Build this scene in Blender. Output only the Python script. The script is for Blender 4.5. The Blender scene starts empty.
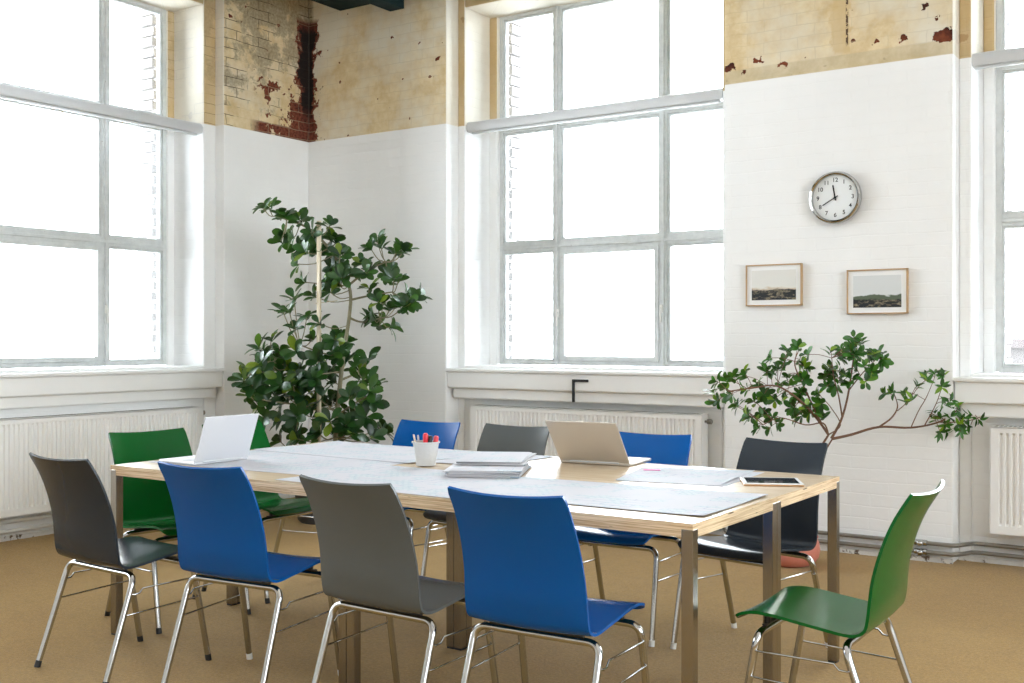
import bpy, bmesh, math, random
from mathutils import Vector, Matrix
D = bpy.data
C = bpy.context.scene.collection
R = math.radians
SC = bpy.context.scene

# ------------------------------------------------------------------ camera, sky, exposure
cam_d = D.cameras.new('camera'); cam = D.objects.new('camera', cam_d); C.objects.link(cam)
cam.location = (0, 0, 1.294)
cam.rotation_euler = (R(90), 0, R(34.077))
cam_d.sensor_width = 36.0
cam_d.lens = 1105.65 * 36 / 1024
cam_d.shift_y = -1.47 / 1024
cam_d.clip_start = 0.05; cam_d.clip_end = 300
SC.camera = cam
world = D.worlds.new('overcast_sky'); SC.world = world; world.use_nodes = True
wbg = world.node_tree.nodes['Background']
wbg.inputs[0].default_value = (0.86, 0.925, 1.0, 1); wbg.inputs[1].default_value = 3.6
SC.view_settings.view_transform = 'Standard'; SC.view_settings.look = 'None'
SC.view_settings.gamma = 1; SC.view_settings.use_curve_mapping = False
SC.view_settings.exposure = 2.62
SC.cycles.max_bounces = 12; SC.cycles.diffuse_bounces = 8; SC.cycles.glossy_bounces = 4
SC.cycles.transparent_max_bounces = 12; SC.cycles.caustics_reflective = False; SC.cycles.caustics_refractive = False
SC.cycles.sample_clamp_indirect = 8

# room numbers
XP, XN = -6.60, -6.69          # left wall: pier face, niche face
YP, YN = 6.72, 6.87            # back wall: pier face, niche face
ZC = 4.25                      # ceiling
XR, YB = 4.6, -4.4             # right wall, wall behind the camera
ZS, ZH = 1.10, 3.86            # window opening: sill, head

def portal(loc, rot, sx, sy):
    l = D.lights.new('window_portal', 'AREA'); l.shape = 'RECTANGLE'; l.size = sx; l.size_y = sy
    l.cycles.is_portal = True
    o = D.objects.new('window_portal', l); C.objects.link(o); o.location = loc; o.rotation_euler = rot
BACK_BAYS = [(-5.155, -5.09, -5.014, -3.036, -2.96, -2.883),
             (-1.469, -1.40, -1.333, 0.645, 0.72, 0.79),
             (2.20, 2.265, 2.34, 4.32, 4.395, 4.46)]
LEFT_BAYS = [(3.433, 3.551, 3.618, 5.618, 5.685, 5.803),
             (-0.253, -0.135, -0.068, 1.932, 1.999, 2.117)]
for b in BACK_BAYS:
    portal(((b[2] + b[3]) / 2, 7.34, (ZS + ZH) / 2), (R(-90), 0, 0), b[3] - b[2], ZH - ZS)
for b in LEFT_BAYS:
    portal((-7.14, (b[2] + b[3]) / 2, (ZS + ZH) / 2), (0, R(-90), 0), ZH - ZS, b[3] - b[2])

ADDED_RIGHT_BAYS = [(1.9, 3.9), (-1.8, 0.2)]  # out-of-view windows added to the right wall to supply daylight from that side
for a, b in ADDED_RIGHT_BAYS:
    portal((XR + 0.28, (a + b) / 2, (ZS + ZH) / 2), (0, R(90), 0), ZH - ZS, b - a)

# ------------------------------------------------------------------ helpers
def tag(o, label=None, cat=None, group=None, kind=None):
    if label: o['label'] = label
    if cat: o['category'] = cat
    if group: o['group'] = group
    if kind: o['kind'] = kind
    return o
def empty(name, loc=(0, 0, 0), rz=0):
    o = D.objects.new(name, None); C.objects.link(o); o.location = loc; o.rotation_euler = (0, 0, rz)
    o.empty_display_size = 0.1
    return o
def obj(name, bm, mats, parent=None, smooth=False, bevel=0, loc=None, rot=None):
    me = D.meshes.new(name)
    bmesh.ops.recalc_face_normals(bm, faces=bm.faces[:])
    bm.to_mesh(me); bm.free()
    if not isinstance(mats, (list, tuple)): mats = [mats]
    for m in mats: me.materials.append(m)
    o = D.objects.new(name, me); C.objects.link(o)
    if parent: o.parent = parent
    if loc is not None: o.location = loc
    if rot is not None: o.rotation_euler = rot
    if smooth:
        for p in me.polygons: p.use_smooth = True
        if smooth != 'all': me.set_sharp_from_angle(angle=R(smooth if smooth is not True else 40))
    if bevel:
        bv = o.modifiers.new('edge', 'BEVEL'); bv.width = bevel; bv.segments = 2; bv.limit_method = 'ANGLE'; bv.angle_limit = R(50)
    return o
def data_obj(name, me, parent=None):
    o = D.objects.new(name, me); C.objects.link(o)
    if parent: o.parent = parent
    return o
def box(bm, x0, x1, y0, y1, z0, z1, mi=0, M=None):
    vs = [Vector((x, y, z)) for z in (z0, z1) for x, y in ((x0, y0), (x1, y0), (x1, y1), (x0, y1))]
    if M is not None: vs = [M @ v for v in vs]
    v = [bm.verts.new(p) for p in vs]
    for f in ((3, 2, 1, 0), (4, 5, 6, 7), (0, 1, 5, 4), (1, 2, 6, 5), (2, 3, 7, 6), (3, 0, 4, 7)):
        fa = bm.faces.new([v[i] for i in f]); fa.material_index = mi
def tube(bm, pts, rad, n=10, mi=0, cap=True):
    pts = [Vector(p) for p in pts]; m = len(pts)
    if not hasattr(rad, '__len__'): rad = [rad] * m
    t0 = (pts[1] - pts[0]).normalized()
    up = Vector((0, 0, 1)) if abs(t0.z) < 0.9 else Vector((1, 0, 0))
    nrm = t0.cross(up).normalized(); rings = []
    for i in range(m):
        t = (pts[min(i + 1, m - 1)] - pts[max(i - 1, 0)]).normalized()
        nrm = (nrm - t * nrm.dot(t)).normalized(); b = t.cross(nrm)
        rings.append([bm.verts.new(pts[i] + (nrm * math.cos(a) + b * math.sin(a)) * rad[i]) for a in [2 * math.pi * k / n for k in range(n)]])
    for i in range(m - 1):
        for k in range(n):
            f = bm.faces.new((rings[i][k], rings[i][(k + 1) % n], rings[i + 1][(k + 1) % n], rings[i + 1][k])); f.material_index = mi
    if cap:
        bm.faces.new(rings[0][::-1]).material_index = mi; bm.faces.new(rings[-1]).material_index = mi
def arc_path(a, b, c, r, n=6):
    a, b, c = Vector(a), Vector(b), Vector(c)
    u = (a - b).normalized(); v = (c - b).normalized()
    p = b + u * r; q = b + v * r
    return [(1 - t) ** 2 * p + 2 * t * (1 - t) * b + t * t * q for t in [i / n for i in range(n + 1)]]
def lathe(bm, prof, n=28, ctr=(0, 0, 0), mi=0, M=None):
    rings = []
    for r, z in prof:
        row = []
        for k in range(n):
            p = Vector((ctr[0] + r * math.cos(2 * math.pi * k / n), ctr[1] + r * math.sin(2 * math.pi * k / n), ctr[2] + z))
            row.append(bm.verts.new(M @ p if M is not None else p))
        rings.append(row)
    for i in range(len(rings) - 1):
        for k in range(n):
            bm.faces.new((rings[i][k], rings[i][(k + 1) % n], rings[i + 1][(k + 1) % n], rings[i + 1][k])).material_index = mi
    bm.faces.new(rings[0][::-1]).material_index = mi; bm.faces.new(rings[-1]).material_index = mi
def catmull(P, n):
    out = []; m = len(P)
    for i in range(m - 1):
        p0, p1, p2, p3 = [Vector(P[max(0, min(m - 1, j))]) for j in (i - 1, i, i + 1, i + 2)]
        for k in range(n):
            t = k / n
            out.append(0.5 * (2 * p1 + (p2 - p0) * t + (2 * p0 - 5 * p1 + 4 * p2 - p3) * t * t + (3 * p1 - p0 - 3 * p2 + p3) * t ** 3))
    out.append(Vector(P[-1])); return out

# ------------------------------------------------------------------ materials
class NT:
    def __init__(s, name):
        s.m = D.materials.new(name); s.m.use_nodes = True; s.t = s.m.node_tree; s.n = s.t.nodes
        s.p = s.n['Principled BSDF']; s.out = s.n['Material Output']
    def new(s, typ, **kw):
        nd = s.n.new(typ)
        for k, v in kw.items():
            if k.startswith('i_'):
                nd.inputs[k[2:].replace('_', ' ')].default_value = v
            else: setattr(nd, k, v)
        return nd
    def l(s, a, b): s.t.links.new(a, b)
    def mix(s, fac, a, b, mode='MIX'):
        nd = s.n.new('ShaderNodeMix'); nd.data_type = 'RGBA'; nd.blend_type = mode
        for sock, v in ((nd.inputs[0], fac), (nd.inputs[6], a), (nd.inputs[7], b)):
            if hasattr(v, 'links'): s.l(v, sock)
            else: sock.default_value = v if not hasattr(v, '__len__') else (*v[:3], 1)
        return nd.outputs[2]
    def math(s, op, a, b=0.0, clamp=False):
        nd = s.n.new('ShaderNodeMath'); nd.operation = op; nd.use_clamp = clamp
        for i, v in enumerate((a, b)):
            if hasattr(v, 'links'): s.l(v, nd.inputs[i])
            else: nd.inputs[i].default_value = v
        return nd.outputs[0]
    def ramp(s, v, lo, hi, a=0.0, b=1.0):
        nd = s.n.new('ShaderNodeMapRange'); nd.inputs[1].default_value = lo; nd.inputs[2].default_value = hi
        nd.inputs[3].default_value = a; nd.inputs[4].default_value = b; s.l(v, nd.inputs[0]); return nd.outputs[0]
    def noise(s, vec, scale, detail=4, rough=0.6):
        nd = s.new('ShaderNodeTexNoise'); nd.inputs['Scale'].default_value = scale; nd.inputs['Detail'].default_value = detail
        nd.inputs['Roughness'].default_value = rough
        if vec is not None: s.l(vec, nd.inputs['Vector'])
        return nd.outputs[0]
    def bump(s, h, strength, dist):
        nd = s.new('ShaderNodeBump'); nd.inputs['Strength'].default_value = strength; nd.inputs['Distance'].default_value = dist
        s.l(h, nd.inputs['Height']); s.l(nd.outputs[0], s.p.inputs['Normal'])
def simple(name, col, rough=0.5, metal=0.0, spec=0.5, coat=0.0, bump=None, vary=0.0, vscale=6.0):
    t = NT(name); t.p.inputs['Base Color'].default_value = (*col, 1)
    t.p.inputs['Roughness'].default_value = rough; t.p.inputs['Metallic'].default_value = metal
    t.p.inputs['Specular IOR Level'].default_value = spec; t.p.inputs['Coat Weight'].default_value = coat
    tc = t.new('ShaderNodeTexCoord').outputs['Object']
    n = t.noise(tc, vscale, 5)
    if vary:
        t.l(t.mix(n, tuple(c * (1 - vary) for c in col), tuple(min(1, c * (1 + vary)) for c in col)), t.p.inputs['Base Color'])
    t.l(t.ramp(n, 0.3, 0.7, rough * 0.88, min(1, rough * 1.12)), t.p.inputs['Roughness'])
    if bump: t.bump(t.noise(tc, bump[0], 4), bump[1], bump[2])
    return t.m

def wall_mat(name, upper=True):
    t = NT(name)
    g = t.new('ShaderNodeNewGeometry'); pos = g.outputs['Position']
    sp = t.new('ShaderNodeSeparateXYZ'); t.l(pos, sp.inputs[0])
    u = t.math('ADD', sp.outputs[0], sp.outputs[1])
    cb = t.new('ShaderNodeCombineXYZ'); t.l(u, cb.inputs[0]); t.l(sp.outputs[2], cb.inputs[1])
    wob = t.noise(pos, 5, 3)
    uv = t.new('ShaderNodeVectorMath', operation='ADD'); t.l(cb.outputs[0], uv.inputs[0])
    wv = t.new('ShaderNodeCombineXYZ'); t.l(t.ramp(wob, 0, 1, -0.02, 0.02), wv.inputs[0]); t.l(t.ramp(wob, 0, 1, 0.012, -0.012), wv.inputs[1]); t.l(wv.outputs[0], uv.inputs[1])
    br = t.new('ShaderNodeTexBrick'); t.l(uv.outputs[0], br.inputs['Vector'])
    br.inputs['Scale'].default_value = 1.0; br.inputs['Brick Width'].default_value = 0.222; br.inputs['Row Height'].default_value = 0.074
    br.inputs['Mortar Size'].default_value = 0.006; br.inputs['Mortar Smooth'].default_value = 0.9
    mort = br.outputs['Fac']
    big = t.noise(pos, 1.6, 5); mid = t.noise(pos, 7, 6, 0.65); fine = t.noise(pos, 45, 4)
    white = t.mix(t.ramp(big, 0.35, 0.7), (0.86, 0.86, 0.85), (0.90, 0.90, 0.895))
    # old distemper above the painted part
    ochre = t.mix(t.ramp(mid, 0.35, 0.65), (0.62, 0.46, 0.24), (0.78, 0.65, 0.42))
    ochre = t.mix(t.ramp(big, 0.45, 0.62), ochre, (0.74, 0.68, 0.55))
    ochre = t.mix(t.math('MULTIPLY', t.ramp(mort, 0.4, 1.0), t.ramp(mid, 0.4, 0.6, 0.0, 0.16)), ochre, (0.30, 0.20, 0.11))
    # left wall is more worn: flaked patches with grey render and bare red brick
    onleft = t.ramp(sp.outputs[0], XP + 0.06, XP + 0.03)
    cr = t.noise(uv.outputs[0], 3.4, 8, 0.7)
    grime = t.math('MULTIPLY', t.ramp(t.math('ADD', cr, t.ramp(sp.outputs[2], 3.0, 4.0, -0.06, 0.10)), 0.50, 0.57), t.ramp(onleft, 0, 1, 0.0, 0.8))
    ochre = t.mix(grime, ochre, t.mix(t.ramp(fine, 0.35, 0.65), (0.24, 0.19, 0.12), (0.44, 0.37, 0.25)))
    cracks = t.math('MULTIPLY', t.ramp(mort, 0.5, 1.0), t.math('MULTIPLY', t.ramp(t.noise(pos, 3.2, 6), 0.46, 0.52), t.ramp(onleft, 0, 1, 0.05, 1.0)))
    ochre = t.mix(cracks, ochre, (0.06, 0.035, 0.02))
    # the wet corner: distance to the corner line
    dx = t.math('SUBTRACT', sp.outputs[0], XP); dy = t.math('SUBTRACT', YP, sp.outputs[1])
    dc = t.math('ADD', t.math('ABSOLUTE', dx), t.math('ABSOLUTE', dy))
    dn = t.math('ADD', dc, t.ramp(mid, 0.3, 0.7, 0.12, -0.12))
    dl = t.math('SUBTRACT', dn, t.math('MULTIPLY', onleft, t.ramp(sp.outputs[2], 3.05, 3.5, 0.12, 0.04)))
    redpatch = t.math('MULTIPLY', t.ramp(dl, 0.10, 0.085), t.ramp(sp.outputs[2], 3.98, 3.93))
    low = t.math('MAXIMUM', t.math('MULTIPLY', t.ramp(sp.outputs[2], 3.50, 3.40), t.ramp(t.noise(pos, 8, 5), 0.54, 0.56)), t.math('MULTIPLY', t.ramp(sp.outputs[2], 3.045, 3.035), t.ramp(t.noise(pos, 6, 5), 0.40, 0.43)))
    low = t.math('MULTIPLY', t.math('MULTIPLY', low, onleft), t.ramp(dc, 0.66, 0.55))
    spots = t.ramp(t.noise(pos, 11, 2, 0.5), 0.715, 0.725)
    red = t.mix(t.ramp(mort, 0.3, 1.0), t.mix(t.ramp(fine, 0.35, 0.65), (0.075, 0.018, 0.010), (0.24, 0.070, 0.040)), (0.30, 0.20, 0.13))
    rm = t.math('MAXIMUM', t.math('MAXIMUM', redpatch, low), spots)
    up = t.mix(rm, ochre, red)
    soot = t.math('MULTIPLY', t.ramp(t.math('SUBTRACT', dn, t.math('MULTIPLY', onleft, 0.05)), 0.06, 0.02), t.math('MULTIPLY', t.ramp(sp.outputs[2], 3.05, 3.25), t.ramp(sp.outputs[2], 3.95, 3.85)))
    up = t.mix(t.math('MULTIPLY', soot, 0.95), up, (0.012, 0.010, 0.009))
    band = t.math('MULTIPLY', t.ramp(sp.outputs[2], 3.038, 3.030), t.ramp(sp.outputs[0], -3.2, -3.1))
    up = t.mix(t.math('MULTIPLY', band, 0.8), up, t.mix(t.ramp(mid, 0.35, 0.65), (0.52, 0.42, 0.25), (0.66, 0.56, 0.38)))
    # bare spots in the plaster above the clock wall, and a plastered-over conduit line
    back = t.ramp(sp.outputs[1], YP - 0.03, YP - 0.02)
    wx = t.math('ADD', sp.outputs[0], t.ramp(t.noise(pos, 14, 4), 0.3, 0.7, -0.03, 0.03)); wz = t.math('ADD', sp.outputs[2], t.ramp(t.noise(pos, 17, 4), 0.3, 0.7, -0.02, 0.02))
    sm = None
    for (cx_, cz_, rx, rz_) in ((-1.50, 3.065, 0.085, 0.035), (-1.75, 3.077, 0.026, 0.026), (-1.642, 3.242, 0.018, 0.022), (-1.558, 3.175, 0.016, 0.012), (-1.914, 3.09, 0.022, 0.014),
                               (-2.846, 3.057, 0.040, 0.026), (-2.66, 3.075, 0.030, 0.014), (-2.48, 3.022, 0.038, 0.014), (-2.746, 3.02, 0.020, 0.009), (-5.24, 3.455, 0.022, 0.020)):
        d2 = t.math('ADD', t.math('POWER', t.math('ABSOLUTE', t.math('MULTIPLY', t.math('SUBTRACT', wx, cx_), 1 / rx)), 2.0), t.math('POWER', t.math('ABSOLUTE', t.math('MULTIPLY', t.math('SUBTRACT', wz, cz_), 1 / rz_)), 2.0))
        k_ = t.ramp(d2, 1.1, 0.9); sm = k_ if sm is None else t.math('MAXIMUM', sm, k_)
    up = t.mix(t.math('MULTIPLY', sm, back), up, t.mix(t.ramp(mid, 0.4, 0.6), (0.05, 0.012, 0.008), (0.20, 0.05, 0.02)))
    strip_ = t.math('MULTIPLY', t.ramp(t.math('ABSOLUTE', t.math('SUBTRACT', wx, -2.12)), 0.06, 0.045), t.ramp(sp.outputs[2], 3.04, 3.06))
    up = t.mix(t.math('MULTIPLY', t.math('MULTIPLY', strip_, back), 0.6), up, (0.62, 0.45, 0.22))
    line = t.math('MULTIPLY', t.ramp(t.math('ABSOLUTE', t.math('SUBTRACT', sp.outputs[0], -2.083)), 0.009, 0.005), t.math('MULTIPLY', t.ramp(fine, 0.46, 0.52), t.ramp(sp.outputs[2], 3.08, 3.10)))
    up = t.mix(t.math('MULTIPLY', line, back), up, (0.09, 0.05, 0.03))
    # reveals (faces turned along the wall) are a lighter cream
    if upper:
        ismask = t.ramp(sp.outputs[2], 2.948, 2.952)
        nm = t.new('ShaderNodeSeparateXYZ'); t.l(g.outputs['True Normal'], nm.inputs[0])
        leftside = t.ramp(t.math('SUBTRACT', t.math('ABSOLUTE', dy), t.math('ABSOLUTE', dx)), -0.01, 0.01)
        along = t.mix(leftside, t.math('ABSOLUTE', nm.outputs[1]), t.math('ABSOLUTE', nm.outputs[0]))
        up = t.mix(t.ramp(along, 0.4, 0.6, 0.85, 0.0), up, (0.84, 0.80, 0.71))
        niche = t.math('MAXIMUM', t.ramp(sp.outputs[1], YP + 0.05, YP + 0.1), t.ramp(sp.outputs[0], XP - 0.05, XP - 0.1))
        niche = t.math('MULTIPLY', niche, t.ramp(along, 0.4, 0.6))
        up = t.mix(t.math('MULTIPLY', niche, 0.75), up, (0.56, 0.40, 0.20))
        col = t.mix(ismask, white, up)
    else: col = white
    t.l(col, t.p.inputs['Base Color']); t.p.inputs['Roughness'].default_value = 0.82; t.p.inputs['Specular IOR Level'].default_value = 0.25
    h = t.math('ADD', t.math('MULTIPLY', mort, -0.4), t.math('ADD', t.math('MULTIPLY', mid, 0.9), t.math('MULTIPLY', fine, 0.25)))
    t.bump(h, 0.45, 0.005)
    return t.m
M_wall = wall_mat('painted_brick')
M_white = simple('white_paint', (0.88, 0.88, 0.87), 0.55, bump=(25, 0.2, 0.003), vary=0.03)
M_room = simple('pale_plaster', (0.87, 0.87, 0.86), 0.8, vary=0.03)

t = NT('weathered_frame_paint')
tc = t.new('ShaderNodeNewGeometry').outputs['Position']
n1 = t.noise(tc, 14, 6, 0.7); n2 = t.noise(tc, 60, 4, 0.6)
c = t.mix(t.ramp(n1, 0.35, 0.7), (0.68, 0.70, 0.69), (0.56, 0.58, 0.575))
c = t.mix(t.ramp(n2, 0.68, 0.74), c, (0.36, 0.33, 0.28))
t.l(c, t.p.inputs['Base Color']); t.p.inputs['Roughness'].default_value = 0.6; t.bump(n1, 0.15, 0.002)
M_frame = t.m

t = NT('window_glass')   # thin pane: clear with a fresnel reflection
tr = t.new('ShaderNodeBsdfTransparent'); gl = t.new('ShaderNodeBsdfGlossy'); gl.inputs['Roughness'].default_value = 0.02
fr = t.new('ShaderNodeFresnel'); fr.inputs['IOR'].default_value = 1.45
mx = t.new('ShaderNodeMixShader'); t.l(fr.outputs[0], mx.inputs[0]); t.l(tr.outputs[0], mx.inputs[1]); t.l(gl.outputs[0], mx.inputs[2])
tr.inputs[0].default_value = (0.97, 0.98, 0.975, 1)
t.l(mx.outputs[0], t.out.inputs['Surface']); M_glass = t.m

t = NT('ochre_carpet')
pos = t.new('ShaderNodeNewGeometry').outputs['Position']
a = t.noise(pos, 2.2, 4); b = t.noise(pos, 75, 4, 0.8); c3 = t.noise(pos, 18, 5, 0.7)
c = t.mix(t.ramp(b, 0.3, 0.7), (0.23, 0.128, 0.033), (0.47, 0.285, 0.084))
c = t.mix(t.ramp(a, 0.35, 0.7, 0.0, 0.28), c, (0.46, 0.295, 0.09))
c = t.mix(t.ramp(c3, 0.45, 0.75, 0.0, 0.3), c, (0.18, 0.115, 0.038))
t.l(c, t.p.inputs['Base Color']); t.p.inputs['Roughness'].default_value = 0.95
t.p.inputs['Specular IOR Level'].default_value = 0.15; t.p.inputs['Sheen Weight'].default_value = 0.15
t.bump(b, 0.9, 0.006); M_carpet = t.m

def lacquer(name, col, rough=0.22):
    t = NT(name); tc = t.new('ShaderNodeTexCoord').outputs['Object']
    n = t.noise(tc, 3, 3)
    t.l(t.mix(n, tuple(x * 0.95 for x in col), tuple(min(1, x * 1.05) for x in col)), t.p.inputs['Base Color'])
    t.p.inputs['Roughness'].default_value = rough; t.p.inputs['Specular IOR Level'].default_value = 0.24
    mp = t.new('ShaderNodeMapping'); mp.inputs['Scale'].default_value = (60, 4, 4); t.l(tc, mp.inputs[0])
    t.bump(t.noise(mp.outputs[0], 6, 3), 0.06, 0.001)
    return t.m
COL = {'blue': (0.0003, 0.078, 0.30), 'green': (0.0008, 0.088, 0.012), 'grey': (0.096, 0.104, 0.104), 'charcoal': (0.026, 0.033, 0.042)}
M_shell = {k: lacquer('lacquer_' + k, v) for k, v in COL.items()}
M_shell_edge = {k: lacquer('shell_edge_' + k, tuple(0.75 * x + 0.25 * 0.5 for x in v), 0.3) for k, v in COL.items()}
M_chrome = simple('chrome', (0.50, 0.50, 0.495), 0.11, 1.0)
M_steel = simple('brushed_steel', (0.34, 0.31, 0.265), 0.24, 1.0, vary=0.10, vscale=3)
M_black = simple('black_plastic', (0.012, 0.012, 0.013), 0.45)
M_whitecap = simple('white_plastic', (0.75, 0.74, 0.70), 0.5)

def ply(name, edge):
    t = NT(name); tc = t.new('ShaderNodeTexCoord').outputs['Object']
    mp = t.new('ShaderNodeMapping'); t.l(tc, mp.inputs[0])
    if edge:
        mp.inputs['Scale'].default_value = (2.5, 2.5, 150)
        n = t.noise(mp.outputs[0], 1.6, 3, 0.7)
        c = t.mix(t.ramp(n, 0.38, 0.62), (0.44, 0.27, 0.13), (0.80, 0.62, 0.40))
        mp2 = t.new('ShaderNodeMapping'); mp2.inputs['Scale'].default_value = (9, 9, 110); t.l(tc, mp2.inputs[0])
        c = t.mix(t.ramp(t.noise(mp2.outputs[0], 1, 2), 0.70, 0.73), c, (0.10, 0.05, 0.025))
        t.p.inputs['Roughness'].default_value = 0.55
    else:
        mp.inputs['Scale'].default_value = (1.2, 14, 14)
        n = t.noise(mp.outputs[0], 2.4, 5, 0.6)
        c = t.mix(t.ramp(n, 0.3, 0.7), (0.47, 0.35, 0.22), (0.58, 0.46, 0.32))
        t.p.inputs['Roughness'].default_value = 0.26; t.p.inputs['Specular IOR Level'].default_value = 0.6
    t.l(c, t.p.inputs['Base Color']); return t.m
M_ply = ply('birch_top', False); M_plyedge = ply('birch_edge', True)

def paper_mat(name, seed, ink=1.0, tint=(0.42, 0.41, 0.43)):
    t = NT(name); tc = t.new('ShaderNodeTexCoord').outputs['Object']
    mp = t.new('ShaderNodeMapping'); mp.inputs['Location'].default_value = (seed * 1.7, seed * 0.9, 0); t.l(tc, mp.inputs[0])
    v = mp.outputs[0]
    br = t.new('ShaderNodeTexBrick'); t.l(v, br.inputs['Vector']); br.inputs['Scale'].default_value = 1
    br.inputs['Brick Width'].default_value = 0.11; br.inputs['Row Height'].default_value = 0.047; br.inputs['Mortar Size'].default_value = 0.0018
    br2 = t.new('ShaderNodeTexBrick'); t.l(v, br2.inputs['Vector']); br2.inputs['Scale'].default_value = 1
    br2.inputs['Brick Width'].default_value = 0.031; br2.inputs['Row Height'].default_value = 0.019; br2.inputs['Mortar Size'].default_value = 0.0018
    area = t.ramp(t.noise(v, 4.5, 2), 0.46, 0.52); area2 = t.ramp(t.noise(v, 9, 2), 0.50, 0.56)
    f = t.math('MAXIMUM', t.math('MULTIPLY', br.outputs['Fac'], area), t.math('MULTIPLY', br2.outputs['Fac'], t.math('MULTIPLY', area, area2)))
    c = t.mix(t.math('MULTIPLY', f, ink), tint, (0.20, 0.24, 0.34))
    c = t.mix(t.math('MULTIPLY', t.math('MULTIPLY', area2, area), 0.3), c, (0.42, 0.52, 0.48))
    t.l(c, t.p.inputs['Base Color']); t.p.inputs['Roughness'].default_value = 0.7; t.p.inputs['Specular IOR Level'].default_value = 0.2; return t.m
M_plan = [paper_mat('drawing_paper_%s' % 'abcdef'[i], i + 1) for i in range(6)]
M_paper = simple('white_paper', (0.50, 0.49, 0.505), 0.7, spec=0.2)
M_pink = simple('pink_note', (0.62, 0.02, 0.22), 0.6)
M_alu = simple('silver_aluminium', (0.80, 0.80, 0.81), 0.42, 0.55)
M_keys = simple('light_keyboard', (0.55, 0.56, 0.58), 0.5)
M_dark = simple('dark_glass', (0.01, 0.012, 0.015), 0.06)
M_enamel = simple('radiator_enamel', (0.88, 0.875, 0.86), 0.35)
M_gap = simple('grille_gap', (0.30, 0.29, 0.27), 0.8)
M_teal = simple('teal_steel_paint', (0.004, 0.015, 0.015), 0.75, spec=0.15, vary=0.25)
M_pipe = simple('worn_pipe_paint', (0.26, 0.24, 0.21), 0.40, 0.5, vary=0.3, vscale=8)
M_pipewhite = simple('white_pipe_paint', (0.74, 0.74, 0.71), 0.4, vary=0.05)
M_terra = simple('coral_clay', (0.62, 0.22, 0.16), 0.6, vary=0.3, vscale=7)
M_darkpot = simple('dark_grey_planter', (0.06, 0.06, 0.06), 0.6)
M_soil = simple('potting_soil', (0.05, 0.03, 0.02), 0.95, bump=(60, 1, 0.01))
M_bark = simple('brown_bark', (0.17, 0.085, 0.05), 0.8, vary=0.3, vscale=20, bump=(60, 0.6, 0.004))
M_barkg = simple('grey_green_bark', (0.22, 0.20, 0.12), 0.8, vary=0.3, vscale=20, bump=(60, 0.6, 0.004))
M_stake = simple('pale_wood_stake', (0.58, 0.50, 0.36), 0.7)
M_oak = simple('oak_frame', (0.50, 0.33, 0.18), 0.5, vary=0.12, vscale=20)
M_brick_out = simple('outside_brick', (0.15, 0.14, 0.135), 0.9, vary=0.2)

def leaf_mat(name, c1, c2, c3, rough):
    t = NT(name); g = t.new('ShaderNodeNewGeometry')
    rnd = g.outputs['Random Per Island']
    c = t.mix(t.ramp(rnd, 0, 0.85), c1, c2); c = t.mix(t.ramp(rnd, 0.90, 0.97), c, c3)
    t.l(c, t.p.inputs['Base Color']); t.p.inputs['Roughness'].default_value = rough
    t.p.inputs['Specular IOR Level'].default_value = 0.55
    tl = t.new('ShaderNodeBsdfTranslucent'); t.l(t.mix(0.5, c, (0.10, 0.20, 0.01)), tl.inputs[0])
    mx = t.new('ShaderNodeMixShader'); mx.inputs[0].default_value = 0.22
    t.l(t.p.outputs[0], mx.inputs[1]); t.l(tl.outputs[0], mx.inputs[2]); t.l(mx.outputs[0], t.out.inputs['Surface'])
    return t.m
M_leafbig = leaf_mat('thick_leaf', (0.004, 0.026, 0.007), (0.022, 0.085, 0.014), (0.16, 0.24, 0.015), 0.34)
M_leafsmall = leaf_mat('small_leaf', (0.007, 0.045, 0.007), (0.05, 0.20, 0.022), (0.22, 0.38, 0.02), 0.34)

# ------------------------------------------------------------------ room shell
bm = bmesh.new(); box(bm, -7.3, XR + 0.3, YB - 0.3, 7.3, -0.2, 0); tag(obj('floor', bm, M_carpet), kind='structure')
bm = bmesh.new(); box(bm, -7.3, XR + 0.3, YB - 0.3, 7.3, ZC, ZC + 0.2); tag(obj('ceiling', bm, M_room), kind='structure')
bm = bmesh.new(); y = YB - 0.3
for a, b in ADDED_RIGHT_BAYS[::-1]:
    box(bm, XR, XR + 0.3, y, a, 0, ZC); box(bm, XR, XR + 0.3, a, b, 0, ZS); box(bm, XR, XR + 0.3, a, b, ZH, ZC); y = b
box(bm, XR, XR + 0.3, y, 7.3, 0, ZC)
tag(obj('wall_right', bm, M_room), kind='structure')
for i, (a, b) in enumerate(ADDED_RIGHT_BAYS):  # frames and panes of the added, unseen daylight openings
    root = tag(empty('window_%d' % (6 + i)), kind='structure'); bm = bmesh.new(); x0, x1 = XR + 0.15, XR + 0.2
    for yy in (a, a + 0.52, b - 0.59, b - 0.07): box(bm, x0, x1, yy, yy + 0.07, ZS, ZH)
    for zz in (ZS, 1.985, 2.93, ZH - 0.05): box(bm, x0, x1, a, b, zz, zz + 0.05)
    obj('window_frame', bm, M_frame, root)
    bm = bmesh.new(); box(bm, x0 + 0.02, x0 + 0.025, a, b, ZS, ZH); obj('pane', bm, M_glass, root)
bm = bmesh.new(); box(bm, XP - 0.55, XR, YB - 0.3, YB, 0, ZC); tag(obj('wall_front', bm, M_room), kind='structure')

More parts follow.
